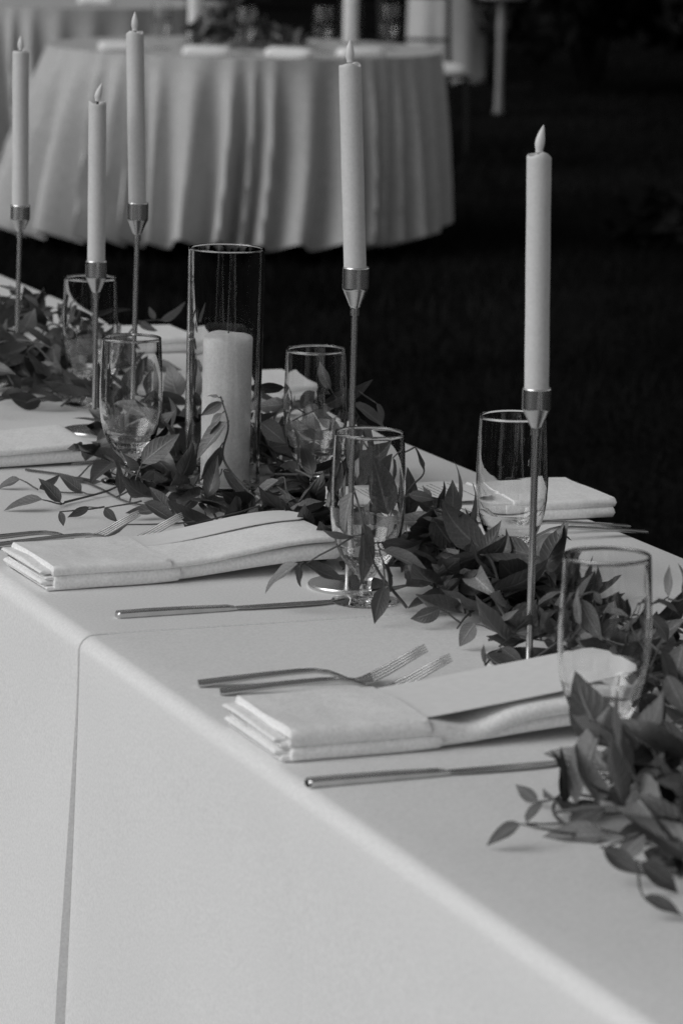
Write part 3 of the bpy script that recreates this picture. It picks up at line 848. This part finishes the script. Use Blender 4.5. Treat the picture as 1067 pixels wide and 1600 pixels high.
# leaves that stand out in the garland: base, tip, facing, width (table frame, metres)
HERO = [
 (0.2864,0.0154,0.0968, 0.2982,0.0204,0.0235, 0.59,-0.80,0.04, 1.00),
 (0.2819,0.0276,0.1234, 0.2694,0.0393,0.0753, -0.96,-0.22,0.20, 1.00),
 (0.3603,0.1187,0.0727, 0.3409,0.1251,0.1441, -0.02,-1.00,0.08, 1.16),
 (0.3016,0.0101,0.0740, 0.3513,0.0014,0.0640, -0.25,-0.80,-0.54, 1.00),
 (0.3009,0.0046,0.0674, 0.3459,-0.0216,0.0496, 0.02,-0.54,0.84, 1.00),
 (0.2792,0.0167,0.0791, 0.2471,0.0209,0.0825, -0.16,-0.62,-0.77, 1.00),
 (0.3024,-0.0022,0.0572, 0.3201,0.0004,0.0166, 0.72,-0.64,0.27, 1.00),
 (0.2860,-0.0491,0.0446, 0.2736,-0.0441,0.0065, -0.14,-0.99,-0.08, 1.12),
 (0.3338,-0.0766,0.0235, 0.3047,-0.0721,0.0080, -0.13,-0.99,-0.04, 1.27),
 (0.3823,0.0345,0.0065, 0.4086,0.0188,0.0127, -0.46,-0.86,-0.21, 1.00),
 (0.3878,0.1384,0.0676, 0.3961,0.1463,0.1210, 0.20,-0.97,0.11, 1.00),
 (0.3740,0.1433,0.1337, 0.3804,0.1414,0.1020, 0.57,-0.81,0.16, 1.00),
 (0.3925,0.1114,0.1224, 0.3846,0.1208,0.1449, 0.56,-0.67,0.48, 1.00),
 (0.4024,0.1024,0.0834, 0.4194,0.1028,0.1121, 0.39,-0.90,-0.22, 1.00),
 (0.3047,0.1519,0.0958, 0.3139,0.1418,0.1294, 0.02,-0.96,-0.29, 1.00),
 (0.3758,0.1136,0.0992, 0.4011,0.1002,0.0950, -0.34,-0.80,0.49, 1.02),
 (0.2253,0.0201,0.0559, 0.1880,0.0402,0.0285, -0.63,-0.11,0.77, 1.00),
 (0.2315,0.0275,0.0541, 0.2690,0.0204,0.0291, 0.31,-0.69,0.66, 1.00),
 (0.2287,0.0288,0.0527, 0.2244,0.0302,0.0258, -0.90,-0.42,0.12, 1.00),
 (0.3698,0.0400,0.0918, 0.4047,0.0404,0.0445, -0.40,-0.87,-0.30, 1.11),
 (0.4082,0.0469,0.0678, 0.4293,0.0450,0.0383, -0.43,-0.87,-0.25, 1.29),
 (0.4346,0.0836,0.0799, 0.4411,0.0788,0.0508, 0.35,-0.91,0.23, 1.00),
 (0.3892,0.0306,0.0225, 0.4110,0.0125,0.0482, -0.40,-0.87,-0.28, 1.22),
 (0.3978,0.0577,0.0119, 0.4324,0.0360,0.0346, -0.63,-0.23,0.74, 1.00),
 (0.4571,0.0791,0.0419, 0.4959,0.0744,0.0141, 0.40,-0.64,0.66, 1.00),
 (0.3288,-0.1693,0.0296, 0.3121,-0.1626,0.0065, -0.65,-0.72,0.26, 1.50),
 (0.3669,-0.2193,0.0524, 0.3890,-0.2237,0.0726, -0.68,-0.09,0.73, 1.00),
 (0.3041,-0.2453,0.0065, 0.3036,-0.2507,0.0282, -0.98,-0.19,-0.07, 1.00),
 (0.2906,-0.2743,0.0246, 0.3286,-0.2942,0.0075, -0.13,-0.78,0.61, 1.00),
 (0.3425,-0.1832,0.0232, 0.3596,-0.1930,0.0462, -0.82,-0.36,0.46, 1.00),
 (0.3740,-0.2080,0.0375, 0.3893,-0.2165,0.0481, -0.65,-0.59,0.47, 1.00),
 (0.3476,-0.2093,0.0260, 0.3778,-0.2309,0.0330, -0.41,-0.74,-0.53, 1.00),
 (0.2091,-0.3797,0.0145, 0.1860,-0.3703,0.0065, -0.06,-0.73,-0.68, 1.00),
 (0.2352,-0.3757,0.0146, 0.2094,-0.3653,0.0065, -0.40,-0.31,0.87, 1.00),
 (0.3007,-0.3129,0.0160, 0.2696,-0.3057,0.0077, -0.33,-0.53,0.78, 1.00),
 (0.3176,-0.2470,0.0240, 0.3395,-0.2567,0.0067, -0.10,-0.92,0.38, 1.09),
 (0.3710,-0.2227,0.0213, 0.4049,-0.2280,0.0142, -0.19,-0.97,-0.17, 1.01),
 (0.3560,-0.3144,0.0835, 0.3849,-0.3160,0.0407, -0.44,-0.86,-0.26, 1.15),
 (0.3834,-0.3177,0.0435, 0.4055,-0.3181,0.0653, -0.47,-0.75,0.47, 1.11),
 (0.3871,-0.3174,0.0675, 0.4105,-0.3338,0.0660, -0.24,-0.43,0.87, 1.00),
 (0.3689,-0.3307,0.0908, 0.3778,-0.3307,0.0750, -0.47,-0.84,-0.26, 1.16),
 (0.4239,-0.3431,0.0806, 0.4550,-0.3463,0.0705, 0.23,-0.47,0.85, 1.00),
 (0.4434,-0.3340,0.0788, 0.4472,-0.3365,0.1109, -0.98,-0.16,0.10, 1.00),
 (0.4524,-0.3456,0.0783, 0.4557,-0.3475,0.1138, 0.60,-0.79,-0.10, 1.00),
 (0.3325,-0.5358,0.0864, 0.3422,-0.5512,0.0417, 0.28,-0.89,0.37, 1.00),
 (0.3595,-0.5278,0.0867, 0.3554,-0.5126,0.0396, -0.89,-0.45,-0.07, 1.00),
 (0.3612,-0.3163,0.0541, 0.3480,-0.3146,0.0899, -0.83,-0.49,-0.28, 1.00),
 (0.4015,-0.3399,0.0389, 0.4301,-0.3458,0.0531, -0.42,-0.74,0.53, 1.00),
 (0.4177,-0.3436,0.0681, 0.4481,-0.3493,0.0438, 0.21,-0.86,0.46, 1.00),
 (0.0890,-0.7963,0.0240, 0.0628,-0.7857,0.0065, -0.61,-0.44,0.66, 1.00),
 (0.1519,-0.6908,0.0065, 0.1351,-0.6806,0.0197, -0.55,-0.83,-0.06, 1.21),
 (0.1156,-0.7432,0.0065, 0.1288,-0.7436,0.0278, -0.74,-0.49,0.45, 1.00),
 (0.1621,-0.7137,0.0065, 0.1605,-0.6972,0.0530, 0.59,-0.75,0.29, 1.00),
 (0.1673,-0.7075,0.0065, 0.1612,-0.7202,0.0545, 0.70,-0.71,-0.10, 1.00),
 (0.1671,-0.7231,0.0065, 0.1886,-0.7209,0.0915, -0.96,-0.16,0.25, 1.00),
 (0.1629,-0.7937,0.0065, 0.1156,-0.7688,0.0068, -0.38,-0.72,0.58, 1.00),
 (0.1424,-0.7611,0.0065, 0.1720,-0.7692,0.0264, -0.50,-0.75,0.43, 1.29),
 (0.1059,-0.8936,0.0309, 0.1329,-0.9090,0.0077, -0.13,-0.89,0.44, 1.00),
 (0.2472,-0.6267,0.0279, 0.2958,-0.6397,0.0123, -0.10,-0.90,0.43, 1.04),
 (0.2041,-0.6934,0.0065, 0.2499,-0.7112,0.0194, -0.40,-0.43,0.81, 1.00),
 (0.3156,-0.5367,0.0502, 0.3397,-0.5364,0.0073, 0.06,-1.00,0.03, 1.30),
 (0.1186,-0.9276,0.0282, 0.1514,-0.9409,0.0065, -0.11,-0.91,0.39, 1.07),
 (0.2238,-0.7680,0.0065, 0.2257,-0.7789,0.0519, -0.68,-0.72,-0.14, 1.02),
 (0.1652,-0.7977,0.0104, 0.2135,-0.8172,0.0065, -0.28,-0.80,0.53, 1.00),
 (0.2061,-0.6800,0.0065, 0.2006,-0.6716,0.0363, 0.39,-0.87,0.31, 1.00),
 (0.2076,-0.7397,0.0065, 0.2357,-0.7648,0.0262, -0.48,-0.81,-0.34, 1.00),
 (0.1559,-0.8594,0.0132, 0.1856,-0.8714,0.0065, -0.40,-0.91,-0.13, 1.19),
 (0.2808,-0.6462,0.0557, 0.3018,-0.6506,0.0125, -0.52,-0.83,-0.17, 1.08),
 (0.2553,-0.6429,0.0142, 0.2327,-0.6400,0.0418, -0.43,-0.86,-0.26, 1.00),
 (0.2742,-0.6614,0.0967, 0.2885,-0.6723,0.0613, -0.60,-0.80,0.00, 1.18),
 (0.0979,-0.9751,0.0176, 0.1211,-0.9964,0.0099, -0.14,-0.46,0.88, 1.00),
 (0.1541,-0.8719,0.0315, 0.1331,-0.8633,0.0065, -0.63,-0.72,0.29, 1.28),
 (0.3618,0.6196,0.1177, 0.3388,0.6349,0.1022, -0.44,-0.87,-0.22, 1.00),
 (0.3637,0.6242,0.1051, 0.3391,0.6302,0.0778, -0.74,-0.28,0.61, 1.00),
 (0.3669,0.6136,0.0970, 0.3320,0.6375,0.0501, -0.83,-0.28,0.48, 1.00),
 (0.3584,0.6145,0.0699, 0.3395,0.6249,0.0214, 0.24,-0.93,-0.29, 1.00),
 (0.3516,0.5986,0.0366, 0.3315,0.6039,0.0070, -0.62,-0.73,0.29, 1.20),
 (0.3547,0.6031,0.0423, 0.3775,0.5939,0.0065, 0.37,-0.81,0.45, 1.00),
 (0.3629,0.6378,0.1194, 0.3496,0.6442,0.1234, -0.06,-0.61,0.79, 1.00),
 (0.3054,0.5335,0.0289, 0.2818,0.5431,0.0065, -0.61,-0.72,0.33, 1.21),
 (0.4183,0.5791,0.0324, 0.3761,0.5985,0.0065, -0.56,-0.13,0.82, 1.00),
 (0.2975,0.4373,0.0065, 0.3331,0.4321,0.0341, 0.16,-0.91,-0.38, 1.00),
 (0.3162,0.3771,0.0427, 0.2982,0.3844,0.0065, -0.87,-0.32,0.37, 1.00),
 (0.3279,0.3861,0.0314, 0.3186,0.3898,0.0065, -0.82,-0.53,0.22, 1.00),
 (0.3635,0.4394,0.0391, 0.3754,0.4334,0.0067, -0.58,-0.81,-0.06, 1.38),
 (0.3943,0.3690,0.0205, 0.3373,0.3921,0.0065, -0.32,-0.23,0.92, 1.00),
 (0.4577,0.6718,0.0221, 0.5006,0.6634,0.0071, -0.04,-0.92,0.40, 1.33),
 (0.2950,0.4842,0.0065, 0.2703,0.5013,0.0075, -0.45,-0.69,0.57, 1.00),
 (0.2426,0.3770,0.0290, 0.2642,0.3652,0.0071, 0.05,-0.86,0.51, 1.00),
 (0.1470,0.6070,0.0170, 0.1011,0.6203,0.0074, -0.26,-0.23,0.94, 1.00),
 (0.1717,0.6261,0.0065, 0.1502,0.6372,0.0379, 0.03,-0.94,0.35, 1.00),
 (0.1601,0.7426,0.0162, 0.1306,0.7545,0.0065, -0.44,-0.46,0.77, 1.00),
 (0.2201,0.7736,0.0065, 0.2634,0.7568,0.0089, -0.26,-0.75,-0.61, 1.00),
 (0.2468,0.6466,0.0065, 0.2518,0.6518,0.0587, 0.60,-0.80,0.02, 1.00),
 (0.3093,0.7645,0.0177, 0.2458,0.7787,0.0433, 0.20,-0.57,0.80, 1.00),
 (0.2616,0.6210,0.0480, 0.3038,0.6070,0.0859, -0.57,-0.73,0.37, 1.14),
 (0.2581,0.7799,0.0266, 0.2834,0.7696,0.0065, -0.03,-0.90,0.43, 1.00),
 (0.2900,0.7634,0.0065, 0.3342,0.7514,0.0172, -0.32,-0.42,0.85, 1.00),
 (0.2740,0.6593,0.0178, 0.3006,0.6461,0.0069, -0.48,-0.87,-0.11, 1.17),
 (0.2245,0.5011,0.0300, 0.2636,0.4844,0.0067, 0.00,-0.81,0.58, 1.00),
 (0.1824,0.5056,0.0248, 0.1950,0.5006,0.0065, -0.52,-0.85,-0.12, 1.27),
 (0.1296,0.5005,0.0241, 0.1360,0.4975,0.0066, -0.03,-0.99,0.16, 1.18),
 (0.1831,0.5555,0.0165, 0.1581,0.5656,0.0065, -0.19,-0.89,-0.41, 1.00),
 (0.1801,0.4054,0.0249, 0.1384,0.4204,0.0068, -0.45,-0.22,0.86, 1.00),
 (0.2734,0.5494,0.0065, 0.2539,0.5597,0.0347, -0.06,-0.95,0.30, 1.19),
 (0.2165,0.6884,0.0065, 0.1920,0.6964,0.0287, -0.03,-0.95,0.31, 1.09),
 (0.1730,0.7216,0.0065, 0.1957,0.7080,0.0228, -0.23,-0.88,-0.42, 1.00),
 (0.2554,0.5300,0.0146, 0.2166,0.5369,0.0080, -0.24,-0.58,0.78, 1.00),
 (0.5299,0.7063,0.1110, 0.5086,0.7137,0.1428, -0.61,-0.76,-0.23, 1.00),
 (0.5157,0.7149,0.0950, 0.5818,0.7019,0.1182, 0.06,-0.78,-0.62, 1.00),
 (0.5473,0.6923,0.0987, 0.5896,0.6764,0.0720, 0.24,-0.62,0.74, 1.00),
 (0.5729,0.6772,0.1001, 0.5837,0.6682,0.0758, 0.27,-0.86,0.44, 1.00),
 (0.4807,0.7300,0.1124, 0.4369,0.7386,0.1196, -0.25,-0.76,-0.60, 1.00),
 (0.4839,0.7290,0.0925, 0.4411,0.7530,0.0905, -0.40,-0.66,0.64, 1.00),
 (0.4192,0.6571,0.0866, 0.4506,0.6488,0.0610, -0.01,-0.95,0.30, 1.60),
 (0.4807,0.6637,0.0785, 0.5128,0.6554,0.0421, -0.71,-0.49,-0.51, 1.00),
 (0.4387,0.6756,0.0511, 0.4714,0.6573,0.0603, -0.53,-0.72,0.44, 1.33),
 (0.5614,0.7019,0.0799, 0.5849,0.6969,0.0412, -0.69,-0.64,-0.34, 1.00),
 (0.5405,0.6890,0.0521, 0.5670,0.6853,0.0746, -0.13,-0.99,-0.01, 1.09),
 (0.5437,1.3844,0.1043, 0.5792,1.3684,0.1289, 0.14,-0.73,-0.67, 1.00),
 (0.5406,1.3860,0.1059, 0.5313,1.3861,0.1237, -0.48,-0.84,-0.25, 1.19),
 (0.5157,1.3882,0.1064, 0.5384,1.3735,0.0901, -0.65,-0.71,-0.27, 1.00),
 (0.4489,1.7231,0.1064, 0.4199,1.7379,0.1109, -0.02,-0.33,0.94, 1.00),
 (0.4485,1.7090,0.1035, 0.4789,1.6957,0.0877, 0.18,-0.56,0.81, 1.00),
 (0.4833,1.7100,0.0840, 0.4962,1.7047,0.0611, 0.10,-0.96,0.28, 1.00),
 (0.4217,1.7276,0.0927, 0.4288,1.7189,0.0613, 0.37,-0.87,0.32, 1.00),
]
for k, (bx, by, bz, tx, ty, tz, n0, n1, n2, ws) in enumerate(HERO):
    b = Vector((bx, by, bz)); d = Vector((tx, ty, tz)) - b; Ln = d.length; d.normalize()
    n_ = Vector((n0, n1, n2)); n_ = (n_ - d * n_.dot(d)).normalized(); y = n_.cross(d)
    m4 = (Matrix((d * Ln, y * Ln * ws, n_ * Ln)).transposed()).to_4x4(); m4.translation = b
    LEAVES.append(((0, 3, 6, 2, 5)[k % 5], m4))
NHERO = len(LEAVES)
VPTS = []
def vine(pts, rad=.0013):
    c = [Vector((v, u, h)) for u, v, h in pts]; path = []
    c = [c[0] * 2 - c[1]] + c + [c[-1] * 2 - c[-2]]
    for i in range(1, len(c) - 2):
        for q in range(8):
            t_ = q / 8; a, b, d, e = c[i - 1], c[i], c[i + 1], c[i + 2]
            path.append(.5 * ((2 * b) + (d - a) * t_ + (2 * a - 5 * b + 4 * d - e) * t_ ** 2 + (3 * b - a - 3 * d + e) * t_ ** 3))
    path.append(c[-2])
    STEMS.tube(path, [rad * (1 - .5 * k / len(path)) for k in range(len(path))], 6); VPTS.extend(path)
vine([(.53, .40, .004), (.57, .385, .012), (.617, .362, .05), (.615, .366, .09), (.625, .360, .122)], .0017)
vine([(.50, .43, .006), (.56, .42, .018), (.58, .42, .034), (.60, .40, .012)])
vine([(.0, .33, .008), (.012, .30, .05), (.013, .285, .10), (.05, .29, .125)], .0016)
vine([(.13, .36, .02), (.125, .365, .075), (.14, .39, .10), (.112, .393, .122), (.12, .386, .146)], .0014)
vine([(.72, .30, .02), (.70, .40, .05), (.70, .52, .095), (.70, .56, .11)], .0014)
vine([(-.78, .14, .006), (-.72, .15, .010), (-.69, .19, .02), (-.70, .26, .02)], .0016)
vine([(.64, .18, .006), (.68, .24, .008), (.72, .30, .014), (.66, .36, .01)], .0015)
vine([(1.30, .45, .06), (1.38, .51, .10), (1.385, .545, .107)], .0014)
vine([(.86, .20, .005), (.80, .235, .006), (.72, .245, .006), (.62, .25, .006), (.56, .29, .007)], .0016)
vine([(-.95, .22, .012), (-.84, .19, .008), (-.76, .155, .006), (-.745, .125, .006)], .0016)
vine([(-.45, .40, .04), (-.36, .40, .06), (-.32, .43, .072)], .0014)
vine([(.02, .47, .03), (-.02, .42, .02), (-.06, .37, .012), (-.10, .34, .008)], .0015)
base_pts = [l[1].translation.copy() for l in LEAVES[:NHERO]]
todo = set(range(NHERO)); near = {}
for i in todo:
    d, q = min(((base_pts[i] - q).length, k) for k, q in enumerate(VPTS)); near[i] = (d, VPTS[q])
while todo:
    i = min(todo, key=lambda j: near[j][0]); todo.discard(i); d, q = near[i]; b = base_pts[i]
    if .002 < d < .13:
        mid = (b + q) / 2; mid.z = max(.004, min(mid.z - .04 * d, (b.z + q.z) / 2))
        STEMS.tube([q, q.lerp(mid, .6), mid.lerp(b, .4), b + (LEAVES[i][1].to_3x3() @ Vector((.07, 0, 0)))], [.0011, .0010, .0009, .0007], 5)
    for j in todo:
        dj = (base_pts[j] - b).length
        if dj < near[j][0]: near[j] = (dj, b)
# far bunch, left of the picture
bunch(28, 1.20, 2.05, .30, .54, .02, .085, 1)
# round the cylinder
bunch(26, .46, .98, .27, .50, .01, .045, 2, ll=(.052, .080))
bunch(7, .60, .98, .40, .62, .01, .06, 3)
# tall clump right of the middle goblet, lower leaves behind it
bunch(18, -.06, .11, .37, .47, .015, .075, 4, length=(.13, .25), ll=(.052, .080))
bunch(9, .18, .42, .34, .52, .008, .03, 9, length=(.14, .26))
# low stretch between clumps
bunch(9, -.32, .02, .385, .50, .005, .03, 5, length=(.15, .28))
# near bunch at the right edge
bunch(34, -1.04, -.74, .18, .38, .015, .06, 6, length=(.14, .26), ll=(.06, .09))
bunch(22, -.98, -.52, .36, .50, .02, .065, 8, length=(.14, .28), ll=(.055, .085))
bunch(6, -.62, -.25, .41, .52, .008, .03, 7)
# the runner goes on past both edges of the picture
bunch(30, -2.3, -1.05, .26, .48, .015, .06, 10)
bunch(26, 2.1, 3.6, .28, .50, .015, .06, 11)

# build the 300 largest-looking leaves as parts and the rest as one mass
gar = thing('garland', 'leafy vine garland running along the middle of the long table', 'garland', T_ORG, T_RZ)
camp = cam.matrix_world.translation
Tm = Matrix.Translation(T_ORG) @ Matrix.Rotation(T_RZ, 4, 'Z')
def in_view(p):
    q = cam.matrix_world.inverted() @ (Tm @ p)
    x, y = q.x / -q.z * 5500 + 533.5, 800 - q.y / -q.z * 5500
    return -40 < x < 1110 and -40 < y < 1640
hero = LEAVES[:NHERO]
ins = [l for l in LEAVES[NHERO:] if in_view(l[1].translation)]
out = [l for l in LEAVES[NHERO:] if not in_view(l[1].translation)]
def seen_size(l):
    m4 = l[1]; p = m4.translation
    k = m4.to_3x3(); d = (camp - Tm @ p); n_ = (k @ Vector((0, 0, 1))).normalized(); n_ = Tm.to_3x3() @ n_
    return k.col[0].length ** 2 * (abs(n_.dot(d.normalized())) + .25) / d.length_squared * (1 + 4 * p.z)
ins.sort(key=seen_size, reverse=True); ins = hero + ins
for k, m4 in ins[:300]:
    o = link('leaf', LEAF_ME[k], gar); o.matrix_basis = m4
rest = MB(); rest_uv = []
for k, m4 in ins[300:] + out:
    rest.add([m4 @ Vector(v) for v in LV[k].V], LV[k].F); rest_uv += LV[k].UV
if rest.V: set_uv(rest.build('foliage', M_LEAF, gar, kind='stuff').data, rest_uv)
STEMS.build('vine', M_STEM, gar)
print('LEAVES', len(ins), len(out))

# ------------------------------------------------------------------ things on the background table
TB = Vector((-0.405, 13.50, .747))
nap_src = None
def bg_napkin(label, x, y, z, rz, base=TB):
    m_ = MB(); rings = []
    for (hx, hy, zz) in [(.085, .045, .0), (.088, .048, .006), (.086, .047, .022), (.070, .036, .030)]:
        rings.append([(hx * math.copysign(abs(math.cos(a)) ** .4, math.cos(a)), hy * math.copysign(abs(math.sin(a)) ** .4, math.sin(a)), zz + .006 * nz(a * 2, zz * 30, x * 9)) for a in [k / 28 * 2 * math.pi for k in range(28)]])
    o = m_.sweep(rings).build('napkin', M_WHITE); o.location = base + Vector((x, y, z)); o.rotation_euler = (0, 0, rz)
    return tag(o, label, 'napkin', 'white napkins on the far tables')
bg_napkin('small white folded napkin at the left rim of the round table', -.44, -.42, .001, .1)
bg_napkin('bright white napkin at the front of the round table, left of the leaning taper', .18, -.62, .001, -.1)
bg_napkin('bright white napkin just right of the leaning taper flame', .44, -.50, .001, .3)
bg_napkin('white napkin right under the centrepiece leaves', -.12, -.60, .001, 0)
bg_napkin('white napkin on the farther round table at the very top', .08, -.05, .002, 0, Vector((-1.30, 17.0, .747)))
for (x, y, la) in [(.40, .30, 'glass cylinder on the round table right of its centrepiece'), (-.20, .25, 'glass cylinder on the round table left of its centrepiece')]:
    make_vase(la, TB + Vector((x, y, .001)))
    make_pillar('pillar candle in the ' + la, TB + Vector((x, y, .0085)))
for (x, y, la) in [(-.30, -.28, 'far goblet left of the centrepiece leaves'), (.02, -.52, 'far goblet in front of the centrepiece leaves'), (.30, -.34, 'far goblet right of the centrepiece leaves'), (.55, .0, 'far goblet near the right rim of the round table')]:
    goblet(la, TB + Vector((x, y, .001)), 1.0, 0, 0, True)
# dark leafy centrepiece
t = thing('centrepiece', 'dark leafy centrepiece in the middle of the round table', 'centrepiece', TB + Vector((0, -.05, .001)))
rr = random.Random(44)
fm = MB()
for k in range(260):
    x = rr.choice((rr.gauss(-.10, .05), rr.gauss(.07, .07))); b = Vector((x, rr.gauss(0, .06), rr.uniform(.004, .17 if x < -.03 else .075) * math.exp(-(x / .18) ** 2) + .006))
    m4 = leaf_matrix(b, (rr.uniform(-1, 1), rr.uniform(-1, 1), rr.uniform(-.1, 1.0)), rr.uniform(.05, .085), rr.uniform(-1, 1))
    i = rr.randrange(len(LV)); V_ = [m4 @ Vector(v) for v in LV[i].V]
    lo = min(v.z for v in V_)
    if lo < .002: V_ = [v + Vector((0, 0, .002 - lo)) for v in V_]
    fm.add(V_, LV[i].F)
fm.build('foliage', M_LEAF, t, kind='stuff')
sm = MB()
for k in range(5): sm.tube([(-.25 + .1 * k, rr.uniform(-.05, .05), .006), (-.1 + .08 * k, rr.uniform(-.05, .05), .02), (.05 + .06 * k, rr.uniform(-.05, .05), .006)], .002, 5)
sm.build('vine', M_STEM, t)
